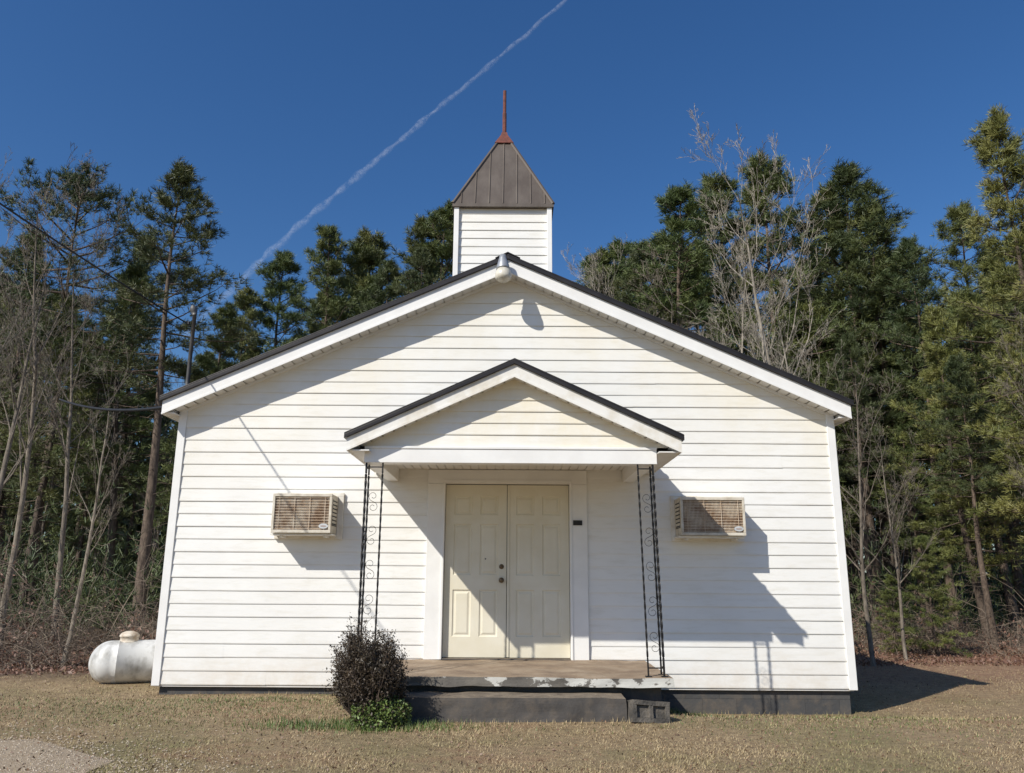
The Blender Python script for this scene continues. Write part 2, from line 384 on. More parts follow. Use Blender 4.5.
# roof
RF = 9.66; HW = 4.25
rm = MB()
for sg in (-1, 1):
    xe = CX + sg * (HW + .03)
    rm.prism([(CX, APZ), (xe, rtop(xe)), (xe, rtop(xe) - .045), (CX, APZ - .045)], RF - .035, BK + .3)
    y = RF - .035
    while y < BK + .25:
        rm.prism([(CX, APZ), (xe, rtop(xe)), (xe, rtop(xe) + .022), (CX, APZ + .022)], y, y + .035); y += .23
roof = tag(rm.build('roof', M['roof'], church, bevel=.003), 'dark ribbed metal roof')
rc = MB(); rc.prism([(CX - .16, APZ - .045), (CX, APZ + .03), (CX + .16, APZ - .045), (CX + .16, APZ - .035), (CX, APZ + .045), (CX - .16, APZ - .035)], RF - .045, BK + .3)
rc.build('ridge_cap', M['roof'], roof)
for sg in (-1, 1):
    xe = CX + sg * HW
    s = MB(); s.prism([(CX, APZ - .047), (xe, rtop(xe) - .047), (xe, rtop(xe) - .215), (CX, APZ - .215)], RF, RF + .022)
    s.prism([(CX, APZ - .19), (xe, rtop(xe) - .19), (xe, rtop(xe) - .218), (CX, APZ - .218)], RF - .006, RF + .0)
    s.build('rake_board', M['white'], roof)
    s = MB(); s.box(min(xe, xe - sg * .02), max(xe, xe - sg * .02), RF + .022, BK + .28, rtop(xe) - .215, rtop(xe) - .05); s.build('eave_board', M['white'], roof)
    s = MB(); n = 36
    for i in range(n):
        xa = CX + sg * HW * i / n; xb = CX + sg * HW * (i + .86) / n; xc = CX + sg * HW * (i + 1) / n
        za, zb, zc = rtop(xa) - .20, rtop(xb) - .20, rtop(xc) - .20
        s.quad((xa, RF + .022, za), (xb, RF + .022, zb), (xb, WY, zb), (xa, WY, za))
        s.quad((xb, RF + .022, zb + .01), (xc, RF + .022, zc + .01), (xc, WY, zc + .01), (xb, WY, zb + .01))
    s.build('soffit', M['soffit'], roof)
    s = MB(); xw = XL if sg < 0 else XR
    s.box(min(xe, xw), max(xe, xw), RF + .03, BK + .27, rtop(xe) - .20, rtop(xe) - .185); s.build('eave_soffit', M['soffit'], roof)
s = MB()
for sg in (-1, 1):
    xe = CX + sg * 4.09
    s.prism([(CX, APZ - .20), (xe, rtop(xe) - .20), (xe, rtop(xe) - .235), (CX, APZ - .235)], WY - .025, WY - .0)
s.build('frieze_board', M['white'], church)

# steeple
SX = -.145; SH = .665; SY0, SY1 = 10.6, 11.93; SZ = 6.75; SYC = (SY0 + SY1) / 2
st = MB()
L = lambda z: (SX - SH, SX + SH); SS = .127
siding(st, 5.0, SZ, SS, L, lambda u, o, z: (u, SY0 - o + .02, z), seed=31, seamlen=9)
siding(st, 5.0, SZ, SS, L, lambda u, o, z: (u, SY1 + o - .02, z), seed=32, seamlen=9)
LY = lambda z: (SY0, SY1)
siding(st, 5.0, SZ, SS, LY, lambda u, o, z: (SX - SH - o + .02, u, z), seed=33, seamlen=9)
siding(st, 5.0, SZ, SS, LY, lambda u, o, z: (SX + SH + o - .02, u, z), seed=34, seamlen=9)
st.box(SX - SH + .03, SX + SH - .03, SY0 + .03, SY1 - .03, 4.9, SZ)
steeple = tag(st.build('steeple', M['steeple'], church), 'square white sided belfry on the ridge')
for sx in (-1, 1):
    for yy in (SY0, SY1):
        s = MB(); xc = SX + sx * SH; s.box(xc - .035, xc + .035, yy - .035, yy + .035, 4.9, SZ - .002); s.build('corner_trim', M['white'], steeple, bevel=.004)
s = MB(); PB = .72; PTZ = 8.12; PH = .10
def pyr(h0, z0, h1, z1, mb):
    c0 = [(SX - h0, SYC - h0, z0), (SX + h0, SYC - h0, z0), (SX + h0, SYC + h0, z0), (SX - h0, SYC + h0, z0)]
    c1 = [(SX - h1, SYC - h1, z1), (SX + h1, SYC - h1, z1), (SX + h1, SYC + h1, z1), (SX - h1, SYC + h1, z1)]
    mb.add(c0 + c1, [(0, 1, 5, 4), (1, 2, 6, 5), (2, 3, 7, 6), (3, 0, 4, 7), (3, 2, 1, 0), (4, 5, 6, 7)])
pyr(PB, SZ + .03, PH, PTZ, s); pyr(PB + .006, SZ - .02, PB + .006, SZ + .03, s)
sl = (PTZ - SZ - .03) / (PB - PH)
for face in range(4):
    rot = Matrix.Rotation(face * math.pi / 2, 3, 'Z')
    for kx in range(-3, 4):
        u = kx * .20
        top = max(abs(u) + .01, PH)
        a = Vector((u, -PB, SZ + .03)); b_ = Vector((u, -top, SZ + .03 + (PB - top) * sl))
        pts = []
        for p in (a, b_):
            q = rot @ Vector((p.x, p.y, 0)); pts.append(Vector((SX + q.x, SYC + q.y, p.z)))
        s.tube(pts, .014, 4)
for sx in (-1, 1):
    for sy in (-1, 1):
        s.tube([(SX + sx * PB, SYC + sy * PB, SZ + .03), (SX + sx * PH, SYC + sy * PH, PTZ)], .026, 6)
s.build('steeple_roof', M['spire'], steeple)
s = MB(); pyr(.145, 8.09, .13, 8.12, s); pyr(.13, 8.12, .055, 8.27, s); pyr(.055, 8.27, .04, 8.33, s)
s.build('spire_cap', M['rust'], steeple)
s = MB(); s.tube([(SX, SYC, 8.3), (SX, SYC, 8.68), (SX, SYC, 8.69), (SX, SYC, 9.08)], [.034, .034, .028, .028], 8); s.build('spire_rod', M['rust'], steeple)

# door frame and doors
DX0, DX1, DZ0, DZ1 = -.808, .712, .637, 2.68; DM = (DX0 + DX1) / 2
s = MB(); s.box(DX0 - .215, DX0, WY - .045, WY + .05, .622, 2.683); s.box(DX1, DX1 + .215, WY - .045, WY + .05, .622, 2.683)
s.box(DX0 - .215, DX1 + .215, WY - .045, WY + .05, 2.685, 2.856)
s.box(DX0 - .03, DX0 - .002, WY - .058, WY - .046, .624, 2.70); s.box(DX1 + .002, DX1 + .03, WY - .058, WY - .046, .624, 2.70); s.box(DX0 - .03, DX1 + .03, WY - .058, WY - .046, 2.70, 2.73)
df = s.build('door_frame', M['white'], church, bevel=.004)
s = MB(); s.box(DX0 + .002, DX1 - .002, WY - .06, WY + .09, .622, .636); s.build('threshold', M['stepm'], df)
s = MB(); s.box(DX0 - .1, DX1 + .1, WY + .10, WY + .13, .5, 2.8); s.build('door_backing', M['dark'], df)
DY = WY + .025
def door(x0, x1):
    w = x1 - x0; mb = MB()
    st_ = .105; mid = .10
    cw = (w - 2 * st_ - mid) / 2
    rows = [(DZ0 + .24, DZ0 + .78), (DZ0 + .95, DZ0 + 1.56), (DZ0 + 1.67, DZ0 + 1.90)]
    colsx = [(x0 + st_, x0 + st_ + cw), (x1 - st_ - cw, x1 - st_)]
    zb = [DZ0 + .006] + [z for r_ in rows for z in r_] + [DZ1 - .004]
    xb = [x0, colsx[0][0], colsx[0][1], colsx[1][0], colsx[1][1], x1]
    for i in range(5):
        for j in range(7):
            if i in (1, 3) and j in (1, 3, 5):
                a, b_, c0, d = xb[i], xb[i + 1], zb[j], zb[j + 1]
                pr = None
                for ins, dep in [(0, 0), (.008, .010), (.022, .012), (.045, .003)]:
                    cur = [(a + ins, DY + dep, c0 + ins), (b_ - ins, DY + dep, c0 + ins), (b_ - ins, DY + dep, d - ins), (a + ins, DY + dep, d - ins)]
                    if pr:
                        for q in range(4): mb.quad(pr[q], pr[(q + 1) % 4], cur[(q + 1) % 4], cur[q])
                    pr = cur
                mb.quad(*pr)
            else:
                mb.quad((xb[i], DY, zb[j]), (xb[i + 1], DY, zb[j]), (xb[i + 1], DY, zb[j + 1]), (xb[i], DY, zb[j + 1]))
    z0, z1 = zb[0], zb[-1]
    mb.quad((x0, DY, z0), (x0, DY, z1), (x0, DY + .04, z1), (x0, DY + .04, z0)); mb.quad((x1, DY, z0), (x1, DY + .04, z0), (x1, DY + .04, z1), (x1, DY, z1))
    mb.quad((x0, DY + .04, z0), (x0, DY + .04, z1), (x1, DY + .04, z1), (x1, DY + .04, z0))
    mb.quad((x0, DY, z1), (x1, DY, z1), (x1, DY + .04, z1), (x0, DY + .04, z1)); mb.quad((x0, DY, z0), (x0, DY + .04, z0), (x1, DY + .04, z0), (x1, DY, z0))
    return mb.build('door', M['door'], church)
d1 = tag(door(DX0 + .005, DM - .005), 'left cream panelled door leaf with knob and deadbolt')
d2 = tag(door(DM + .005, DX1 - .005), 'right cream panelled door leaf without knob')
kx = DM - .065
s = MB(); s.lathe((kx, DY, 1.53), (0, -1, 0), [(0, .032), (.006, .032), (.008, .014), (.03, .014), (.036, .028), (.055, .03), (.066, .02), (.068, 0)], 16); s.build('doorknob', M['brass'], d1, True)
s = MB(); s.lathe((kx, DY, 1.69), (0, -1, 0), [(0, .03), (.012, .028), (.018, .02), (.022, 0)], 16); s.build('deadbolt', M['brass'], d1, True)
s = MB(); s.lathe((DX0 + .50, DY, 1.78), (0, -1, 0), [(0, .009), (.004, .008), (.005, 0)], 10); s.build('peephole', M['dark'], d1)
s = MB(); s.box(DM + .002, DM + .030, DY - .012, DY - .001, DZ0 + .01, DZ1 - .006); s.build('astragal', M['door'], d2, bevel=.003)
pl = thing('door_plate', (.80, WY - .046, 2.22), 'small dark plate fixed to the white frame right of the doors', 'plate')
s = MB(); s.box(.755, .865, WY - .062, WY - .047, 2.185, 2.245); s.build('plate_body', M['dark'], pl, bevel=.003)
s = MB(); s.box(.762, .858, WY - .066, WY - .0625, 2.238, 2.2425); s.build('plate_rim', M['brass'], pl)

# ---- porch
PX = .026; PF = 8.12; PA = 3.782; PP = .46; PHW = 1.72; BY = 8.25; BZ0 = 2.712; BZ1 = 2.885
def ptop(x): return PA - PP * abs(x - PX)
fl = MB()
def jit(x, y, z, a=.008):
    n_ = noise.noise_vector(Vector((x * 4, y * 4, z * 9))); return (x + n_.x * a, y + n_.y * a, z + n_.z * a * .8)
def rough_box(mb, x0, x1, y0, y1, z0, z1, st_=.08, a=.008):
    def grid(o, du, dv, nu, nv):
        vs = []
        for j in range(nv + 1):
            for i in range(nu + 1):
                p = Vector(o) + Vector(du) * i / nu + Vector(dv) * j / nv; vs.append(jit(p.x, p.y, p.z, a))
        mb.add(vs, [(j * (nu + 1) + i, j * (nu + 1) + i + 1, (j + 1) * (nu + 1) + i + 1, (j + 1) * (nu + 1) + i) for j in range(nv) for i in range(nu)])
    nx_ = max(1, int((x1 - x0) / st_)); ny_ = max(1, int((y1 - y0) / st_)); nz_ = max(2, int((z1 - z0) / (st_ * .5)))
    X, Y_, Z = (x1 - x0, 0, 0), (0, y1 - y0, 0), (0, 0, z1 - z0)
    grid((x0, y0, z1), X, Y_, nx_, ny_); grid((x0, y0, z0), X, Z, nx_, nz_); grid((x1, y0, z0), Y_, Z, ny_, nz_)
    grid((x0, y1, z0), (0, y0 - y1, 0), Z, ny_, nz_); grid((x0, y0, z0), Y_, X, ny_, nx_); grid((x1, y1, z0), (x0 - x1, 0, 0), Z, nx_, nz_)
rough_box(fl, -1.58, 1.58, 8.17, 9.90, .538, .622, .05, .016)
pf = tag(fl.build('porch_floor', M['slab'], church), 'worn concrete slab with flaking white edge')
s = MB(); s.box(-1.47, 1.48, 8.30, 9.92, .0, .536); s.build('porch_base', M['found'], pf)
s = MB(); rough_box(s, -1.22, 1.075, 7.87, 8.295, .1, .478, .05, .012); s.build('step', M['stepm'], pf)

s = MB()
for sg in (-1, 1):
    xe = PX + sg * (PHW + .025)
    s.prism([(PX, PA), (xe, ptop(xe)), (xe, ptop(xe) - .04), (PX, PA - .04)], PF - .03, WY - .03)
    y = PF - .03
    while y < WY - .1:
        s.prism([(PX, PA), (xe, ptop(xe)), (xe, ptop(xe) + .02), (PX, PA + .02)], y, y + .035); y += .23
pr_ = tag(s.build('porch_roof', M['roof'], church, bevel=.003), 'small dark gabled roof over the doors')
for sg in (-1, 1):
    xe = PX + sg * PHW
    s = MB(); s.prism([(PX, PA - .042), (xe, ptop(xe) - .042), (xe, ptop(xe) - .175), (PX, PA - .175)], PF, PF + .022)
    s.prism([(PX, PA - .155), (xe, ptop(xe) - .155), (xe, ptop(xe) - .18), (PX, PA - .18)], PF - .006, PF)
    s.build('rake_board', M['oldwhite'], pr_)
    s = MB(); s.box(min(xe, xe - sg * .02), max(xe, xe - sg * .02), PF + .022, WY - .03, ptop(xe) - .175, ptop(xe) - .045); s.build('eave_board', M['oldwhite'], pr_)
    s = MB(); n = 15
    for i in range(n):
        xa = PX + sg * PHW * i / n; xb = PX + sg * PHW * (i + .86) / n; xc = PX + sg * PHW * (i + 1) / n
        za, zb_, zc = ptop(xa) - .165, ptop(xb) - .165, ptop(xc) - .165
        s.quad((xa, PF + .022, za), (xb, PF + .022, zb_), (xb, BY + .04, zb_), (xa, BY + .04, za)); s.quad((xb, PF + .022, zb_ + .01), (xc, PF + .022, zc + .01), (xc, BY + .04, zc + .01), (xb, BY + .04, zb_ + .01))
    xi = PX + sg * 1.49
    s.box(min(xe - sg * .02, xi), max(xe - sg * .02, xi), PF + .025, WY - .03, ptop(xe) - .172, ptop(xe) - .160)
    s.build('soffit', M['soffit'], pr_)
s = MB()
def lim_p(z):
    h = (PA - .165 - z) / PP; return PX - h, PX + h
siding(s, BZ1 + .003, 3.61, .125, lim_p, lambda u, o, z: (u, BY + .035 - o, z), seed=41, seamlen=9)
s.prism([(PX - 1.5, BZ1 + .003), (PX + 1.5, BZ1 + .003), (PX, 3.56)], BY + .04, BY + .06)
tag(s.build('porch_gable', siding_mat('porch_siding', 3.75, 1, .8), church), 'triangle of yellowed white siding above the beam')
s = MB(); s.box(-1.53, 1.51, BY, BY + .16, BZ0, BZ1); s.box(-1.53, 1.51, BY - .01, BY - .0005, BZ1 - .027, BZ1)
for sx in (-1.53, 1.37): s.box(sx, sx + .14, BY + .162, WY - .025, BZ0, BZ1 - .007)
s.build('porch_beam', M['white'], church, bevel=.004)
s = MB(); x = -1.39
while x < 1.36:
    x2 = min(x + .1, 1.37); s.quad((x, BY + .16, 2.862), (x2 - .012, BY + .16, 2.862), (x2 - .012, WY, 2.862), (x, WY, 2.862)); s.quad((x2 - .012, BY + .16, 2.868), (x2, BY + .16, 2.868), (x2, WY, 2.868), (x2 - .012, WY, 2.868)); x += .1
s.build('porch_ceiling', M['soffit'], church)
def column(xo, xi, lean):
    c = MB(); y0, y1 = 8.27, 8.43; zb_, zt = .618, BZ0 - .002
    for (x, y, w) in [(xo, y0, .0135), (xi, y0, .0105), (xo, y1, .0115)]:
        n = 120; vs = []
        for i in range(n + 1):
            z = zb_ + (zt - zb_) * i / n; a = (0 if z < .8 or z > 2.6 else i * .30) + .785; lx = lean * (1 - i / n)
            vs += [(x + lx + w * math.cos(a + q * math.pi / 2), y + w * math.sin(a + q * math.pi / 2), z) for q in range(4)]
        c.add(vs, [(i * 4 + q, i * 4 + (q + 1) % 4, i * 4 + 4 + (q + 1) % 4, i * 4 + 4 + q) for i in range(n) for q in range(4)])
        c.box(x + lean - .03, x + lean + .03, y - .03, y + .03, zb_ - .004, zb_ + .014)
    for z in (.70, 2.66):
        lx = lean * (1 - (z - zb_) / (zt - zb_))
        c.box(min(xo, xi) + lx, max(xo, xi) + lx, y0 - .005, y0 + .005, z, z + .012); c.box(xo + lx - .005, xo + lx + .005, y0, y1, z, z + .012)
    o = c.build('porch_column', M['iron'], church)
    def scroll(cz, flip, alongy):
        s = MB(); pts = []; lx = lean * (1 - (cz - zb_) / (zt - zb_))
        for i in range(34):
            t = i / 33 * 2 - 1; s_ = 1 if t > 0 else -1; q = abs(t)
            a = q * 2.3 * math.pi; r = .052 * (1 - q * .70)
            u = s_ * (r * math.sin(a)) * flip; w_ = s_ * (.055 - r * math.cos(a))
            pts.append((xo + lx, y0 + .08 + u, cz + w_) if alongy else ((xo + xi) / 2 + lx + u, y0, cz + w_))
        s.tube(pts, .0026, 4); s.build('scroll', M['iron'], o)
    z = .95; k = 0
    while z < 2.6:
        scroll(z, 1 if k % 2 else -1, False)
        if k % 2: scroll(z, 1, True)
        z += .34; k += 1
    return o
tag(column(-1.505, -1.335, 0), 'left black wrought iron porch column'); tag(column(1.465, 1.31, .045), 'right black wrought iron porch column')

cl = thing('porch_light', (-.09, 8.9, 2.862), 'small round lamp on the porch ceiling above the doors', 'lamp')
s = MB(); s.lathe((-.09, 8.8, 2.86), (0, 0, -1), [(0, .09), (.015, .092), (.02, .075)], 20); s.build('lamp_base', M['lamp'], cl, True)
s = MB(); s.lathe((-.09, 8.8, 2.84), (0, 0, -1), [(0, .072), (.03, .075), (.06, .055), (.075, .02), (.078, 0)], 20); s.build('lamp_shade', M['globe'], cl, True)

# flood light at the gable peak
fx = -.13; fl_ = thing('flood_light', (fx, RF, 5.35), 'dusk to dawn flood light hanging at the peak of the gable', 'light')
s = MB(); s.tube([(fx, RF - .002, 5.44), (fx, RF - .06, 5.50), (fx, RF - .12, 5.50)], .018, 8); s.box(fx - .05, fx + .05, RF - .02, RF - .008, 5.38, 5.50); s.build('bracket', M['lamp'], fl_)
ax_ = Vector((.04, -.10, -1)).normalized(); o0 = Vector((fx, RF - .13, 5.56))
s = MB(); s.lathe(o0, ax_, [(0, .01), (.0, .038), (.05, .048), (.10, .065), (.18, .085), (.20, .09), (.205, .07)], 20); s.build('lamp_housing', M['lamp'], fl_, True)
s = MB(); s.lathe(o0 + ax_ * .20, ax_, [(0, .07), (.02, .088), (.07, .104), (.11, .106), (.14, .095), (.165, .06), (.17, .0)], 24); s.build('lamp_lens', M['globe'], fl_, True)

# ------------------------------------------------------------------ air conditioners
def aircon(x0, x1, z0, z1, label):
    yf = 9.52
    t = thing('air_conditioner', ((x0 + x1) / 2, WY, z0), label, 'air conditioner', 'window air conditioners either side of the porch')
    c = MB(); T = .018
    c.box(x0, x1, yf + .02, WY - .03, z1 - T, z1); c.box(x0, x1, yf + .02, WY - .03, z0, z0 + T)
    for xa in (x0, x1 - T):
        c.box(xa, xa + T, yf + .02, WY - .03, z0 + T + .001, z1 - T - .001)
    c.box(x0 - .0, x1, yf, yf + .019, z1 - .03, z1 + .004); c.box(x0, x1, yf, yf + .019, z0 - .004, z0 + .03)
    c.box(x0, x0 + .028, yf, yf + .019, z0 + .031, z1 - .031); c.box(x1 - .028, x1, yf, yf + .019, z0 + .031, z1 - .031)
    cab = c.build('cabinet', M['accab'], t, bevel=.003)
    for xa, dd in ((x0, -1), (x1, 1)):
        s = MB(); xq0, xq1 = (xa - .003, xa + .004) if dd < 0 else (xa - .004, xa + .003)
        s.box(xq0, xq1, yf + .055, yf + .30, z0 + .085, z0 + .095)
        for i in range(7):
            z = z0 + .10 + i * .045; s.box(xq0, xq1, yf + .06, yf + .29, z, z + .014)
        s.box(xq0, xq1, yf + .05, yf + .056, z0 + .085, z0 + .40)
        s.build('side_vent', M['dark'], cab)
    s = MB(); s.box(x0 + .02, x1 - .02, yf + .032, yf + .06, z0 + .02, z1 - .02)
    co_ = s.build('coil', M['acfront'], t)
    s = MB(); n = 46
    for i in range(n):
        x = x0 + .032 + (x1 - x0 - .068) * i / (n - 1); s.box(x, x + .0045, yf + .022, yf + .0315, z0 + .032, z1 - .032)
    s.box(x0 + .03, x1 - .03, yf + .0212, yf + .0325, z0 + .0305, z0 + .0335)
    s.build('fins', M['acfin'], co_)
    s = MB()
    for i in range(12):
        z = z0 + .045 + (z1 - z0 - .09) * i / 11; s.box(x0 + .026, x1 - .026, yf + .008, yf + .013, z - .002, z + .002)
    for i in range(4):
        x = x0 + .08 + (x1 - x0 - .16) * i / 3; s.box(x - .002, x + .002, yf + .005, yf + .0085, z0 + .03, z1 - .03)
    s.build('grille', M['acwire'], t)
    bx_ = x1 - .085; s = MB()
    e = [(bx_ + .055 * math.cos(a * math.pi / 12), z0 + .075 + .03 * math.sin(a * math.pi / 12)) for a in range(24)]; s.prism(e, yf - .003, yf + .002)
    bd = s.build('badge', M['badge'], t)
    s = MB(); e = [(bx_ + .036 * math.cos(a * math.pi / 12), z0 + .075 + .010 * math.sin(a * math.pi / 12)) for a in range(24)]; s.prism(e, yf - .005, yf - .0035); s.build('badge_centre', M['badgered'], bd)
    s = MB()
    s.box(x0 - .05, x1 + .07, WY - .05, WY - .019, z1 + .0, z1 + .05); s.box(x0 - .05, x0 - .002, WY - .05, WY - .019, z0 - .06, z1 - .001)
    s.box(x1 + .002, x1 + .07, WY - .05, WY - .019, z0 - .06, z1 - .001); s.box(x0 - .001, x1 + .001, WY - .05, WY - .019, z0 - .06, z0 - .005)
    s.build('window_trim', M['oldwhite'], t, bevel=.003)
    s = MB(); s.box(x0 - .02, x1 + .0, yf + .05, WY - .03, z0 - .028, z0 - .006)
    for xa in (x0 + .08, x1 - .1):
        s.prism([(xa, z0 - .029), (xa + .025, z0 - .029), (xa + .025, z0 - .05), (xa, z0 - .05)], yf + .1, WY - .03)
    s.build('support_shelf', M['oldwhite'], t)
aircon(-2.82, -2.12, 2.06, 2.51, 'rust stained air conditioner left of the porch, fully in the sun')
aircon(2.00, 2.76, 2.06, 2.50, 'air conditioner right of the porch, its grille half in shadow')

# ------------------------------------------------------------------ service mast, cables
mz = at(195, 308, 10.3)
ms_ = thing('service_mast', (mz.x, 10.3, .3), 'thin dark electrical mast rising past the left eave of the roof', 'mast')
s = MB(); s.tube([(mz.x, 10.3, 2.9), (mz.x, 10.3, mz.z - .10)], .026, 10); s.build('pipe', M['pipe'], ms_, True)
s = MB(); s.lathe((mz.x, 10.3, mz.z - .12), (-.25, -.1, 1), [(0, .03), (.04, .042), (.08, .05), (.12, .035), (.14, .01)], 12); s.build('weatherhead', M['pipe'], ms_, True)
s = MB(); s.tube([(mz.x - .03, 10.27, mz.z - .25), (mz.x - .08, 10.25, mz.z - .25)], .014, 6); s.tube([(mz.x - .05, 10.26, mz.z - .23), (mz.x - .05, 10.26, mz.z - .27)], .02, 8); s.build('insulator', M['wire'], ms_)
def cable(a, b_, sag, r, nm, label):
    pts = [Vector(a).lerp(Vector(b_), i / 40) - Vector((0, 0, sag * 4 * (i / 40) * (1 - i / 40))) for i in range(41)]
    s = MB(); s.tube(pts, r, 6); tag(s.build(nm, M['wire'], smooth=True), label, 'cable')
A = Vector((mz.x - .08, 10.25, mz.z - .25)); B_ = at(0, 204, 7.0)
Bf = A + (B_ - A) * 1.32
cable(A, Bf, .04, .0095, 'power_line', 'black power line sloping from the upper left down to the mast')
cable((-4.31, 9.75, 3.60), at(60, 402, 13.2), .10, .02, 'drop_cable', 'thick dark cable leaving the left eave towards the bare trees')

# ------------------------------------------------------------------ propane tank
tg = gz(-5, 10.9) - .04; tr_ = .265; tz = tg + .03 + tr_
tk = thing('propane_tank', (-4.9, 10.9, tg), 'weathered white propane tank lying beside the left corner of the church', 'tank')
prof = [(0, .0)]
for i in range(1, 13): a = i / 12 * math.pi / 2; prof.append((.25 * (1 - math.cos(a)), tr_ * math.sin(a)))
prof += [(.33, tr_), (.332, tr_ + .003), (.34, tr_ + .003), (.342, tr_), (.78, tr_)]
for i in range(1, 13): a = i / 12 * math.pi / 2; prof.append((.78 + .25 * math.sin(a), tr_ * math.cos(a)))
s = MB(); s.lathe((-5.36, 10.72, tz), (.93, .36, 0), prof, 36); s.build('tank_body', M['tank'], tk, True)
s = MB(); s.lathe((-4.95, 10.88, tz + tr_ - .02), (0, 0, 1), [(0, .11), (.06, .11), (.065, .12), (.085, .12), (.115, .095), (.135, .045), (.138, 0)], 20); s.build('valve_cover', M['tankcap'], tk, True)
for x, y in ((-5.13, 10.81), (-4.66, 10.99)):
    s = MB(); s.prism([(x - .03, tg - .03), (x + .03, tg - .03), (x + .03, tz - .19), (x - .03, tz - .19)], y - .12, y + .12); s.build('leg', M['concrete'], tk, bevel=.01)

# ------------------------------------------------------------------ cinder block
cbk = MB()
W, H = .36, .19; t_ = .04
def hb(x0, x1, z0, z1): rough_box(cbk, x0, x1, -.1, .1, z0, z1, .04, .006)
hb(-W / 2, W / 2, 0, t_); hb(-W / 2, W / 2, H - t_, H)
for a, b_ in ((-W / 2, -W / 2 + t_), (-.02, .02), (W / 2 - t_, W / 2)): hb(a, b_, t_ + .001, H - t_ - .001)
cbk.box(-W / 2 + t_, W / 2 - t_, -.07, .0, t_, H - t_)
o = cbk.build('concrete_block', M['concrete'], bevel=.006)
o.location = (1.27, 7.88, gz(1.29, 7.88) - .015); o.rotation_euler = (R(-12), R(5), R(12)); tag(o, 'weathered hollow concrete block beside the right end of the step', 'block')

# ------------------------------------------------------------------ shrub by the step
def leafq(mb, p, s_, rg, el=1.6):
    d = Vector((rg.gauss(0, 1), rg.gauss(0, 1), rg.gauss(0, 1))).normalized(); e = d.orthogonal().normalized()
    e.rotate(Matrix.Rotation(rg.uniform(0, 6.28), 3, d)); e2 = d.cross(e)
    mb.add([p - e * s_ * el * .5, p + e2 * s_ * .4, p + e * s_ * el * .5, p - e2 * s_ * .4], [(0, 1, 2, 3)])
sb = at(372, 690, 7.7); sbx = sb.x; sby = 7.7; sgz = gz(sbx, sby)
sh = thing('shrub', (sbx, sby, sgz), 'dark brownish twiggy shrub growing in front of the left porch column', 'shrub')
rg = random.Random(5); tw = MB(); lf = MB(); lg = MB()
cen = Vector((sbx, sby, sgz + .46))
for i in range(270):
    d = Vector((rg.gauss(0, 1), rg.gauss(0, 1), rg.gauss(0, 1) + .35)).normalized()
    rr = rg.uniform(.6, 1.03) * (1 + .25 * noise.noise(d * 2.6))
    tip = cen + Vector((d.x * .36, d.y * .31, d.z * .39)) * rr + Vector((-.05 * max(0, d.z), 0, 0))
    if tip.z < sgz + .05: tip.z = sgz + .05
    b0 = Vector((sbx + rg.uniform(-.08, .08), sby + rg.uniform(-.08, .08), sgz - .02)); md = b0.lerp(tip, .5) + Vector((d.x, d.y, 0)) * .08
    tw.tube([b0, md, tip], [.005, .0035, .0018], 3, False)
    for q in range(7):
        t = rg.uniform(.25, 1); p = md.lerp(tip, t); e = p + Vector((rg.gauss(0, .05), rg.gauss(0, .05), rg.gauss(.03, .045))); tw.tube([p, e], [.002, .0012], 3, False)
        for w_ in range(10): leafq(lf, p.lerp(e, rg.random()) + Vector((rg.gauss(0, .022), rg.gauss(0, .022), rg.gauss(0, .022))), rg.uniform(.009, .019), rg, 1.8)
for i in range(4800):
    a = rg.uniform(0, 6.28); r_ = rg.random() ** .5
    zz = rg.random() ** 1.3 * .34 * (1 - .5 * r_)
    leafq(lg if rg.random() < .8 else lf, Vector((sbx + .12 + math.cos(a) * .27 * r_, sby - .06 + math.sin(a) * .27 * r_, sgz + zz)), rg.uniform(.013, .026), rg, 1.6)
M['stem'] = simple('shrub_stems', (.035, .024, .018), (.10, .07, .05), 9, .9)
tw.build('stems', M['stem'], sh); lf.build('leaves', M['shrubred'], sh); tag(lg.build('lower_leaves', M['shrubgreen'], sh), 'green leaves at the foot of the shrub')

# ------------------------------------------------------------------ trees
def needle_tuft(mb, p, d, rg, n=15, ln=.21, w=.014):
    gs = rg.gauss; V_ = mb.v; F_ = mb.f
    for i in range(n):
        v = (d + Vector((gs(0, .7), gs(0, .7), gs(0, .6)))).normalized()
        e = v.cross(Vector((gs(0, 1), gs(0, 1), gs(0, 1)))).normalized() * (w * .5)
        L_ = ln * rg.uniform(.6, 1.1); o_ = len(V_)
        V_ += [tuple(p - e), tuple(p + e), tuple(p + v * L_ + e * .5), tuple(p + v * L_ - e * .5)]; F_.append((o_, o_ + 1, o_ + 2, o_ + 3))

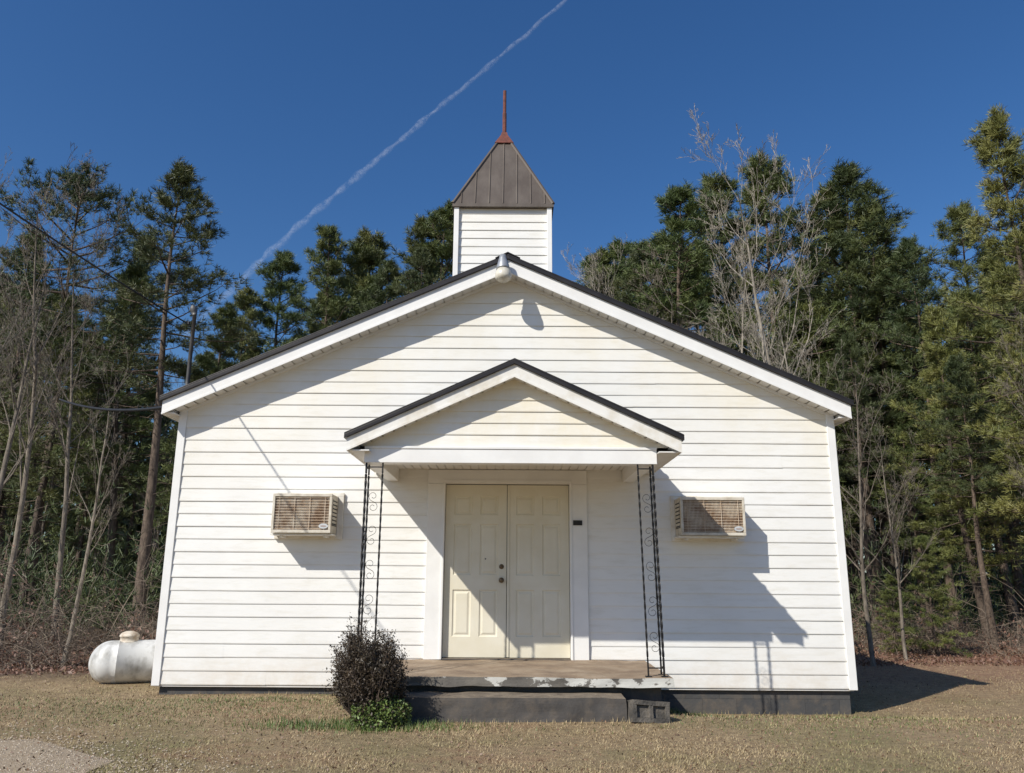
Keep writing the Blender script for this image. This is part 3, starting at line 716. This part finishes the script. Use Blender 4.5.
def pine_meshes(seed, H, cs, RR, nl, subs=8, tufts=6, shape=0):
    rg = random.Random(seed); T = MB(); K = MB()
    bend = Vector((rg.uniform(-.03, .03), rg.uniform(-.03, .03), 0)) * H
    def tp(z):
        t = z / H; return Vector((bend.x * math.sin(t * 2.2) + .06 * math.sin(t * 9 + seed), bend.y * math.sin(t * 2) + .05 * math.cos(t * 8), z))
    r0 = .0105 * H + .02
    T.tube([tp(H * i / 14) - Vector((0, 0, .3 if i == 0 else 0)) for i in range(15)], [r0 * (1 - .93 * (i / 14) ** .9) * (1.25 if i == 0 else 1) for i in range(15)], 8)
    for i in range(nl):
        t = (i + rg.random()) / nl; z = H * (cs + (1 - cs) * t)
        if shape == 0: pf_ = ((1 - t) ** .8) * (.6 + .4 * min(1, t * 4)) + .07
        else: pf_ = math.sin(math.pi * (t * .85 + .12)) ** .8 * .9 + .1
        L_ = RR * pf_ * rg.uniform(.4, 1.35)
        az = i * 2.4 + rg.uniform(-.6, .6); el = R(-14 + 62 * t ** 1.3 + rg.uniform(-16, 16))
        b0 = tp(z); d = Vector((math.cos(az) * math.cos(el), math.sin(az) * math.cos(el), math.sin(el)))
        pts = [b0, b0 + d * L_ * .5, b0 + d * L_ * .8 + Vector((0, 0, .05 * L_)), b0 + d * L_ + Vector((0, 0, .14 * L_))]
        T.tube(pts, [.010 + .012 * L_, .008 + .008 * L_, .010, .006], 4, False)
        side = d.cross(Vector((0, 0, 1))).normalized()
        for q in range(subs):
            u = .3 + .7 * (q + rg.random()) / subs
            p = pts[0].lerp(pts[3], u) + Vector((0, 0, -.02))
            sl_ = rg.uniform(.15, .42) * L_ * (1.25 - u * .7) + .12; sd_ = (side * rg.choice((-1, 1)) * rg.uniform(.5, 1) + d * .6 + Vector((0, 0, rg.uniform(-.1, .6)))).normalized()
            e = p + sd_ * sl_; T.tube([p, e], [.008, .004], 3, False)
            for w_ in range(tufts):
                pp = p.lerp(e, rg.uniform(.3, 1.15)) + Vector((rg.gauss(0, .08), rg.gauss(0, .08), rg.gauss(0, .07)))
                needle_tuft(K, pp, (sd_ + Vector((0, 0, .4))).normalized(), rg)
    for i in range(22):
        z = H * rg.uniform(.2 * cs + .08, cs + .05); az = rg.uniform(0, 6.28); L_ = rg.uniform(.3, 1.4)
        b0 = tp(z); d = Vector((math.cos(az), math.sin(az), rg.uniform(-.3, .3))); T.tube([b0, b0 + d * L_], [.014, .005], 3, False)
    return T, K, max(v[2] for v in K.v)

def bare_meshes(seed, H, spread=1.0, counts=(14, 7, 6, 3), first=.28, lean=0.0, thick=1.0):
    rg = random.Random(seed); T = MB(); K = MB()
    def grow(p, d, L_, r, lev):
        n = (8, 5, 4, 3, 2)[lev]; pts = [p.copy()]; rad = [r]; ds = [d]
        for i in range(n):
            j = (.04, .10, .15, .18, .2)[lev]
            d = (d + Vector((rg.gauss(0, j), rg.gauss(0, j), rg.gauss(0, j) + (.06 if lev == 0 else .10)))).normalized()
            p = p + d * L_ / n; pts.append(p.copy()); rad.append(max(.0036, r * (1 - .88 * (i + 1) / n))); ds.append(d)
        (T if lev == 0 else K).tube(pts, rad, (8, 5, 3, 3, 3)[lev], lev < 2)
        if lev < 4:
            for k in range(counts[lev]):
                t = first + (1 - first) * rg.random() ** .8 if lev == 0 else rg.uniform(.2, 1)
                x = t * n; i = min(int(x), n - 1); q = pts[i].lerp(pts[i + 1], x - i); rr = rad[i] + (rad[i + 1] - rad[i]) * (x - i)
                dd = ds[i + 1]; e = dd.orthogonal().normalized(); e.rotate(Matrix.Rotation(rg.uniform(0, 6.28), 3, dd))
                an = R(rg.uniform(22, 50)) * spread; cd = (dd * math.cos(an) + e * math.sin(an)).normalized()
                grow(q, cd, L_ * (.42, .5, .5, .5)[lev] * (1.15 - t * .65) * rg.uniform(.6, 1.1), max(.0036, rr * rg.uniform(.36, .55)), lev + 1)
    grow(Vector((0, 0, -.2)), Vector((lean, 0, 1)).normalized(), H, (.007 * H + .012) * thick, 0)
    top = max(v[2] for v in K.v)
    return T, K, top

def mesh_of(mb, name, mat, smooth=False):
    me = bpy.data.meshes.new(name); me.from_pydata(mb.v, [], mb.f); me.materials.append(mat)
    if smooth: me.polygons.foreach_set('use_smooth', [True] * len(me.polygons))
    return me
VAR = {}
def variant(key, tup, tm, cm, cname):
    T, K, H = tup; VAR[key] = (mesh_of(T, 'trunk', tm, True), mesh_of(K, cname, cm), H, cname)
variant('p0', pine_meshes(1, 14, .45, 2.3, 58), M['pinebark'], M['needle'], 'crown')
variant('p1', pine_meshes(2, 15, .38, 2.5, 66), M['pinebark'], M['needle'], 'crown')
variant('p2', pine_meshes(3, 13, .58, 2.3, 38, 8, 7, 1), M['pinebark'], M['needledark'], 'crown')
variant('p3', pine_meshes(4, 14, .26, 2.4, 74), M['pinebark'], M['needle'], 'crown')
variant('p4', pine_meshes(5, 15, .50, 2.0, 46, 8, 6), M['pinebark'], M['needledark'], 'crown')
variant('p5', pine_meshes(6, 9, .08, 2.2, 58, 8, 6), M['pinebark'], M['needlebright'], 'crown')
variant('p6', pine_meshes(15, 14, .22, 2.6, 78), M['pinebark'], M['needlebright'], 'crown')
variant('b0', bare_meshes(11, 11), M['greybark'], M['greybark'], 'branches')
variant('b1', bare_meshes(23, 11, .9), M['palebark'], M['palebark'], 'branches')
variant('b2', bare_meshes(13, 10, .8, (12, 7, 5, 3), .35, .14, 1.15), M['greybark'], M['greybark'], 'branches')
variant('b3', bare_meshes(14, 8, 1.1, (14, 6, 5, 2), .2), M['greybark'], M['greybark'], 'branches')
variant('b4', bare_meshes(27, 12, .8, (17, 7, 6, 3), .25, .0), M['palebark'], M['palebark'], 'branches')

def tree(kind, px, toppy, Y, label, group, rz=None, wide=1.0):
    top = at(px, toppy, Y); x = top.x; z0 = gz(x, Y) - .05
    tm, cm, H, cn = VAR[kind]; sc = (top.z - z0) / H
    o = thing('pine_tree' if kind[0] == 'p' else 'bare_tree', (x, Y, z0), label, 'tree', group)
    o.rotation_euler = (0, 0, rz if rz is not None else random.uniform(0, 6.28)); w = sc * wide; o.scale = (w, w, sc)
    for nm, me in (('trunk', tm), (cn, cm)):
        c_ = bpy.data.objects.new(nm, me); C.objects.link(c_); c_.parent = o
    return o

GP = 'tall pines around the church'; GB = 'bare hardwoods around the church'
T_ = [
 ('b4', 18, 148, 13.6, 'leafless pale tree with a fine spreading crown at the far left edge', GB, 1, .9),
 ('b2', 30, 165, 14.5, 'slightly leaning bare tree, second from the left edge', GB, 0.2, 1),
 ('b0', 72, 146, 15.5, 'bare tree third from the left edge in front of the dark pine', GB, 2.2, 1),
 ('b0', 112, 200, 17.0, 'bare greyish tree left of the tall spindly pine', GB, 1, 1),
 ('b2', 105, 330, 12.8, 'short leaning bare tree close to the left wall of the church', GB, 0.4, 1),
 ('b0', -22, 175, 15, 'bare tree cut by the left edge of the picture', GB, 4, 1),
 ('p2', 92, 168, 21, 'dark pine rising behind the bare trees at the left', GP, 1, 1),
 ('p4', 190, 160, 19, 'tall spindly pine with a ragged top left of the roof', GP, 2, 1.15),
 ('p1', 30, 225, 22, 'bushy pine behind the leftmost bare tree', GP, 1, 1.1),
 ('p4', 148, 230, 25, 'thin pine between the two tallest pines at the left', GP, 1, 1),
 ('p3', 225, 305, 26, 'lower pine just above the left roof slope', GP, 1, 1.1),
 ('p0', 256, 288, 31, 'pine at the left end of the row behind the roof', GP, 1, 1),
 ('p0', 290, 254, 32, 'second pine of the row behind the left roof slope', GP, 2, 1.1),
 ('p3', 322, 218, 31, 'pointed pine standing tallest midway up the left roof slope', GP, 3, .95),
 ('p0', 350, 242, 33, 'rounded pine right of the pointed pine behind the roof', GP, 4, 1.3),
 ('p3', 380, 228, 33, 'full pine behind the middle of the left roof slope', GP, 5, 1.2),
 ('p1', 410, 212, 32, 'narrow topped pine next to the left of the steeple pine', GP, 6, 1.2),
 ('p3', 440, 206, 32, 'dark pine directly left of the steeple', GP, 1, 1.2),
 ('b1', 572, 262, 30, 'small bare crown right of the steeple above the roof', GB, 1, 1),
 ('p3', 590, 250, 34, 'pine nearest the steeple on its right side', GP, 1, 1.2),
 ('p1', 615, 242, 34, 'second pine right of the steeple', GP, 4, 1.4),
 ('b4', 622, 230, 27, 'twiggy bare tree with brownish haze above the right roof slope', GB, 1, 1.1),
 ('b0', 650, 236, 26, 'second twiggy bare tree right of the steeple', GB, 3, 1.1),
 ('p3', 645, 232, 31, 'pine behind the twiggy bare trees right of the steeple', GP, 2, 1.3),
 ('p1', 688, 186, 28, 'broad pine at the left side of the tall pale bare tree', GP, 3, 1.35),
 ('p3', 722, 164, 28, 'pine just behind the tall pale bare tree', GP, 4, 1.2),
 ('b4', 752, 124, 18.0, 'tallest pale bare tree above the right roof slope', GB, 2, 1.1),
 ('b4', 715, 195, 20, 'second pale bare tree close beside the tallest one', GB, 4.5, .9),
 ('p3', 775, 150, 27, 'bushy pine right of the tall pale bare tree', GP, 5, 1.2),
 ('p1', 812, 178, 28, 'pine between two taller pines above the right eave', GP, 6, 1.3),
 ('p4', 850, 153, 27, 'tall pine with a long open crown above the right eave', GP, 1, 1.35),
 ('b1', 805, 262, 16.5, 'bare tree with pale limbs close behind the right roof slope', GB, 4, 1),
 ('b3', 842, 330, 15.5, 'low spreading bare tree beside the right eave', GB, 1, 1),
 ('p1', 884, 192, 26, 'pine right of the tall open crowned pine', GP, 2, 1.1),
 ('p4', 908, 232, 25, 'thin pine at the left side of the sky gap on the right', GP, 3, 1),
 ('p6', 945, 300, 21, 'yellow green pine standing in the gap at the right', GP, 4, 1.1),
 ('p6', 992, 112, 18.5, 'tallest pine near the right edge of the picture', GP, 5, 1.0),
 ('p6', 1030, 200, 16.5, 'full yellow green pine cut by the right edge', GP, 6, 1.1),
 ('p1', 968, 190, 24, 'pine just left of the tallest right hand pine', GP, 1, 1),
 ('b0', 1008, 300, 15.8, 'bare tree with arching twigs at the right edge', GB, 2, 1),
 ('b3', 880, 400, 16.5, 'small bare tree between church and woods on the right', GB, 3, 1),
 ('p5', 925, 530, 17.6, 'young bright green pine low at the edge of the right woods', GP, 3, 1.2),
 ('p5', 888, 570, 17.8, 'smallest bright green pine nearest the right wall of the church', GP, 5, 1.2),
]
for (k, px, py, Y, lab, gr, rz, wd) in T_: tree(k, px, py, Y, lab, gr, rz, wd)

SK = [(-120, 200), (0, 215), (100, 225), (170, 250), (215, 295), (250, 325), (290, 290), (320, 262), (440, 240), (500, 280), (580, 262), (640, 240), (700, 210), (860, 195), (900, 240), (930, 300), (975, 205), (1024, 180), (1150, 180)]
def sky_y(x):
    for (a, b_), (c0, d) in zip(SK, SK[1:]):
        if a <= x <= c0: return b_ + (d - b_) * (x - a) / (c0 - a)
    return 220
rg = random.Random(77)
for side, lo, hi, n in (('left', -70, 300, 32), ('right', 760, 1090, 32), ('behind', 300, 740, 18)):
    for i in range(n):
        px = lo + (hi - lo) * (i + rg.random()) / n; Y = rg.uniform(19 if side != 'behind' else 28, 40)
        py = sky_y(px) + (rg.uniform(12, 140) if side != 'behind' else rg.uniform(0, 60))
        k = rg.choice(['p0', 'p1', 'p3', 'p3', 'p4', 'p1', 'b0', 'p4'])
        if k[0] == 'b': py += 30
        kind = 'pine' if k[0] == 'p' else 'bare tree'
        place = {'left': 'deep in the woods left of the church', 'right': 'deep in the woods right of the church', 'behind': 'in the woods behind the church roof'}[side]
        tree(k, px, py, Y, f'slender {kind} {place}', f'{kind}s {place}', rg.uniform(0, 6.28), rg.uniform(.95, 1.3))

# far woods as one mass
K = MB(); rg = random.Random(8)
for i in range(430):
    Y = rg.uniform(42, 60); x = rg.uniform(-.9, .9) * Y; z0 = gz(x, Y) - .3; h = rg.uniform(7, 12.5)
    K.tube([(x, Y, z0), (x + rg.uniform(-.3, .3), Y, z0 + h)], [.13, .05], 4, False)
    for q in range(110):
        zz = z0 + h * (1.05 - rg.random() * 1.05)
        p = Vector((x + rg.gauss(0, 1.1), Y + rg.gauss(0, 1.1), zz)); d = Vector((rg.gauss(0, 1), rg.gauss(0, 1), rg.gauss(0, 1) + .4)).normalized(); e = d.orthogonal().normalized()
        s_ = rg.uniform(.22, .5); K.add([p - e * s_ * .5, p + e * s_ * .5, p + d * s_ * 1.6], [(0, 1, 2)])
tag(K.build('distant_woods', M['needledark']), 'dark wall of distant woods behind the nearer trees', 'woods', kind='stuff')

# underbrush
K = MB(); Lf = MB(); rg = random.Random(9)
for i in range(2500):
    left = rg.random() < .5
    if left: x = rg.uniform(-19, -5.2); Y = 12.2 + abs(rg.gauss(0, 4.5))
    else: x = rg.uniform(5.0, 22); Y = 17.2 + abs(rg.gauss(0, 4.5))
    if abs(x) > Y * .75 + 1: continue
    if noise.noise(Vector((x * .5, Y * .5, 3))) < -.2: continue
    z0 = gz(x, Y); h = rg.uniform(.2, .8) * (1 + (rg.random() < .2) * 1.8)
    p = Vector((x, Y, z0)); a = rg.uniform(0, 6.28); d = Vector((math.cos(a) * .6, math.sin(a) * .6, 1)).normalized(); pts = [p]; n = 5
    for q in range(n):
        d = (d + Vector((rg.gauss(0, .3), rg.gauss(0, .3), rg.gauss(-.08, .2)))).normalized(); p = p + d * h * 1.3 / n; pts.append(p)
    K.tube(pts, [.008 - .0011 * q for q in range(n + 1)], 3, False)
    for q in range(9):
        s0 = pts[rg.randint(1, n)]; e = s0 + Vector((rg.gauss(0, .26), rg.gauss(0, .26), rg.gauss(.05, .16))) * min(h * 1.3, 1.1)
        K.tube([s0, s0.lerp(e, .5) + Vector((rg.gauss(0, .03), 0, rg.gauss(0, .03))), e], [.0045, .0035, .0022], 3, False)
        if i % 4 == 0:
            for w_ in range(3): leafq(Lf, s0.lerp(e, rg.random()) + Vector((rg.gauss(0, .04), rg.gauss(0, .04), rg.gauss(0, .03))), rg.uniform(.025, .05), rg, 1.6)
# leaf and straw piles on the forest floor
for i in range(26000):
    left = rg.random() < .5
    if left: x = rg.uniform(-17, -5.3); Y = 11.6 + abs(rg.gauss(0, 2.6))
    else: x = rg.uniform(4.6, 20); Y = 15.5 + abs(rg.gauss(0, 2.6))
    leafq(Lf, Vector((x, Y, gz(x, Y) + rg.uniform(0, .05))), rg.uniform(.02, .05), rg, 1.8)
tag(K.build('underbrush', M['twig']), 'tangle of bare brown brush along the edge of the woods', 'brush', kind='stuff')
tag(Lf.build('brush_leaves', M['brown']), 'withered brown leaves in the brush and on the forest floor', 'leaves', kind='stuff')
K = MB()
for i in range(110):
    left = rg.random() < .5
    x = rg.uniform(-21, -7) if left else rg.uniform(7, 24); Y = (17 if left else 21) + abs(rg.gauss(0, 6)); z0 = gz(x, Y); rr = rg.uniform(.6, 1.4)
    for q in range(80):
        p = Vector((x + rg.gauss(0, rr * .6), Y + rg.gauss(0, rr * .6), z0 + abs(rg.gauss(.4, .7)) * rr * 1.5)); needle_tuft(K, p, Vector((0, 0, 1)), rg, 9, .24, .02)
tag(K.build('understory', M['needledark']), 'low evergreen growth between the trunks', 'undergrowth', kind='stuff')

# ------------------------------------------------------------------ grass and litter
def blocked(x, y):
    if XL - .02 < x < XR + .02 and y > WY + .03: return True
    if -1.58 < x < 1.58 and y > 8.25: return True
    if -1.24 < x < 1.09 and y > 7.86: return True
    return False
G = MB(); rg = random.Random(3)
for i in range(170000):
    Y = 5.7 + 13.5 * rg.random() ** 1.75; x = rg.uniform(-.70, .70) * (Y + .3)
    if blocked(x, Y) or (in_drive(x, Y) and rg.random() < .9): continue
    dn = noise.noise(Vector((x * 1.3, Y * 1.3, 2))) + .4 * noise.noise(Vector((x * 4, Y * 4, 2)))
    if rg.random() > .7 + dn * .7: continue
    if x < -4.6 and Y > 11.5 and rg.random() < .7: continue
    if Y > 15 and rg.random() < .6: continue
    z = gz(x, Y) - .003; h = rg.uniform(.008, .026) * (1 + .5 * dn); a = rg.uniform(0, 6.28); w = rg.uniform(.0018, .0036) * (1 + (Y - 6) * .06); l = rg.uniform(.4, 2.0) * h
    if (Y > 9.75 and Y < 9.95 and rg.random() < .4) or (7.74 < Y < 7.86 and abs(x) < 1.3) or (abs(x - sbx) < .5 and abs(Y - sby) < .35): h *= 2.2
    ca, sa = math.cos(a), math.sin(a); o_ = len(G.v)
    G.v += [(x - sa * w, Y + ca * w, z), (x + sa * w, Y - ca * w, z), (x + ca * l, Y + sa * l, z + h)]; G.f.append((o_, o_ + 1, o_ + 2))
tag(G.build('grass', M['blade']), 'short dormant straw coloured grass over the lawn', 'grass', kind='stuff')
G = MB()
def weeds(n, cx_, cy_, sx_, sy_, h0, h1):
    for i in range(n):
        x = cx_ + rg.gauss(0, sx_); Y = cy_ + rg.gauss(0, sy_)
        if blocked(x, Y): continue
        z = gz(x, Y); h = rg.uniform(h0, h1); a = rg.uniform(0, 6.28); w = .0035; l = h * rg.uniform(.2, .9); ca, sa = math.cos(a), math.sin(a)
        G.add([(x - sa * w, Y + ca * w, z), (x + sa * w, Y - ca * w, z), (x + ca * l, Y + sa * l, z + h)], [(0, 1, 2)])
weeds(2600, sbx - .05, 7.60, .45, .14, .02, .07); weeds(1300, 1.75, 9.2, .25, .25, .03, .10); weeds(3200, -2.6, 8.9, .9, .6, .01, .03); weeds(2200, 3, 8.2, 1.1, .5, .01, .03); weeds(2500, -4.5, 8.3, 1.2, .6, .01, .03)
tag(G.build('green_weeds', M['shrubgreen']), 'fresh green weeds around the shrub and the porch corner', 'weeds', kind='stuff')
G = MB()
for i in range(11000):
    Y = 5.8 + 14 * rg.random() ** 1.2; x = rg.uniform(-.75, .75) * (Y + .5)
    if blocked(x, Y): continue
    leafq(G, Vector((x, Y, gz(x, Y) + rg.uniform(.004, .018))), rg.uniform(.008, .02), rg, 1.7)
tag(G.build('fallen_leaves', M['brown']), 'brown leaves and straw littering the lawn', 'leaves', kind='stuff')

# ------------------------------------------------------------------ contrail
m, nt, b, o = new_mat('contrail_vapour')
nt.nodes.remove(b)
df_ = N(nt, 'ShaderNodeBsdfDiffuse'); df_.inputs[0].default_value = (.85, .88, .92, 1)
tr = N(nt, 'ShaderNodeBsdfTransparent'); ms2 = N(nt, 'ShaderNodeMixShader')
at_ = N(nt, 'ShaderNodeAttribute', attribute_name='edge')
n_ = nz(nt, coords(nt, (1, 1, 1)), .02, 7, .8)
rp = ramp(nt, n_, [(.40, (.08, .08, .08)), (.64, (1, 1, 1))])
mu = N(nt, 'ShaderNodeMath', operation='MULTIPLY'); nt.links.new(rp, mu.inputs[0]); nt.links.new(at_.outputs['Fac'], mu.inputs[1])
mu2 = N(nt, 'ShaderNodeMath', operation='MULTIPLY'); nt.links.new(mu.outputs[0], mu2.inputs[0]); mu2.inputs[1].default_value = .22
nt.links.new(mu2.outputs[0], ms2.inputs[0]); nt.links.new(tr.outputs[0], ms2.inputs[1]); nt.links.new(df_.outputs[0], ms2.inputs[2]); nt.links.new(ms2.outputs[0], o.inputs[0])
Q = [(640, -80), (562, 0), (507, 48), (438, 107), (375, 160), (314, 212), (266, 256), (230, 292), (180, 340)]
n = 200; rows = 7; vs = []; ed = []
def qp(t):
    t *= len(Q) - 1; i = min(int(t), len(Q) - 2); f_ = t - i; return at(Q[i][0] + (Q[i + 1][0] - Q[i][0]) * f_, Q[i][1] + (Q[i + 1][1] - Q[i][1]) * f_, 3000)
for i in range(n + 1):
    t = i / n; c_ = qp(t); dirv = (qp(min(1, t + .01)) - qp(max(0, t - .01))).normalized(); nrm = dirv.cross(Vector((0, 1, 0))).normalized()
    wd = (9 + 13 * t) * (1 + .8 * noise.noise(Vector((t * 40, 0, 0)))); off = nrm * 9 * noise.noise(Vector((t * 26, 4, 0)))
    for j in range(rows):
        u = j / (rows - 1) * 2 - 1; p = c_ + off + nrm * wd * u; p.y += 3 * u * u; vs.append(p); ed.append((1 - u * u) ** 1.3 * (.8 + .2 * math.sin(math.pi * t)))
mb = MB(); mb.add(vs, [(i * rows + j, i * rows + j + 1, (i + 1) * rows + j + 1, (i + 1) * rows + j) for i in range(n) for j in range(rows - 1)])
co = mb.build('contrail', m, smooth=True); at2 = co.data.attributes.new('edge', 'FLOAT', 'POINT'); at2.data.foreach_set('value', ed)
tag(co, 'thin broken white contrail slanting across the blue sky', 'contrail')

# ------------------------------------------------------------------ light, sky, camera
sd = Vector((1.70, 1.75, -2.0)).normalized()
l = bpy.data.lights.new('sun', 'SUN'); l.energy = 4.9; l.angle = R(.53); l.color = (1, .955, .875)
lo = bpy.data.objects.new('sun', l); C.objects.link(lo); lo.rotation_euler = sd.to_track_quat('-Z', 'Y').to_euler(); lo.location = (-10, -10, 12)
w = bpy.data.worlds.new('World'); bpy.context.scene.world = w; w.use_nodes = True; nt = w.node_tree
bg = nt.nodes['Background']; sky = nt.nodes.new('ShaderNodeTexSky'); sky.sky_type = 'NISHITA'; sky.sun_disc = False
sky.sun_elevation = math.asin(-sd.z); sky.sun_rotation = math.atan2(-sd.x, -sd.y) % (2 * math.pi)
sky.air_density = 1.1; sky.dust_density = .8; sky.ozone_density = 2.6; sky.altitude = 50
hs = nt.nodes.new('ShaderNodeHueSaturation'); hs.inputs['Saturation'].default_value = 1.24; hs.inputs['Value'].default_value = 1.0
mx = nt.nodes.new('ShaderNodeMix'); mx.data_type = 'RGBA'; mx.blend_type = 'MULTIPLY'; mx.inputs[0].default_value = 1; mx.inputs[7].default_value = (.84, .97, 1.17, 1)
nt.links.new(sky.outputs[0], hs.inputs['Color']); nt.links.new(hs.outputs[0], mx.inputs[6]); nt.links.new(mx.outputs[2], bg.inputs[0]); bg.inputs[1].default_value = .092
cam = bpy.data.cameras.new('camera'); co = bpy.data.objects.new('camera', cam); C.objects.link(co)
cam.sensor_width = 36; cam.lens = F / 1024 * 36; cam.clip_end = 9000; cam.clip_start = .1
co.matrix_world = Matrix.Translation(CAM) @ Matrix.Rotation(math.pi / 2 + TH, 4, 'X') @ Matrix.Rotation(R(.38), 4, 'Z')
bpy.context.scene.camera = co
vs_ = bpy.context.scene.view_settings; vs_.view_transform = 'Standard'; vs_.look = 'None'; vs_.exposure = 0
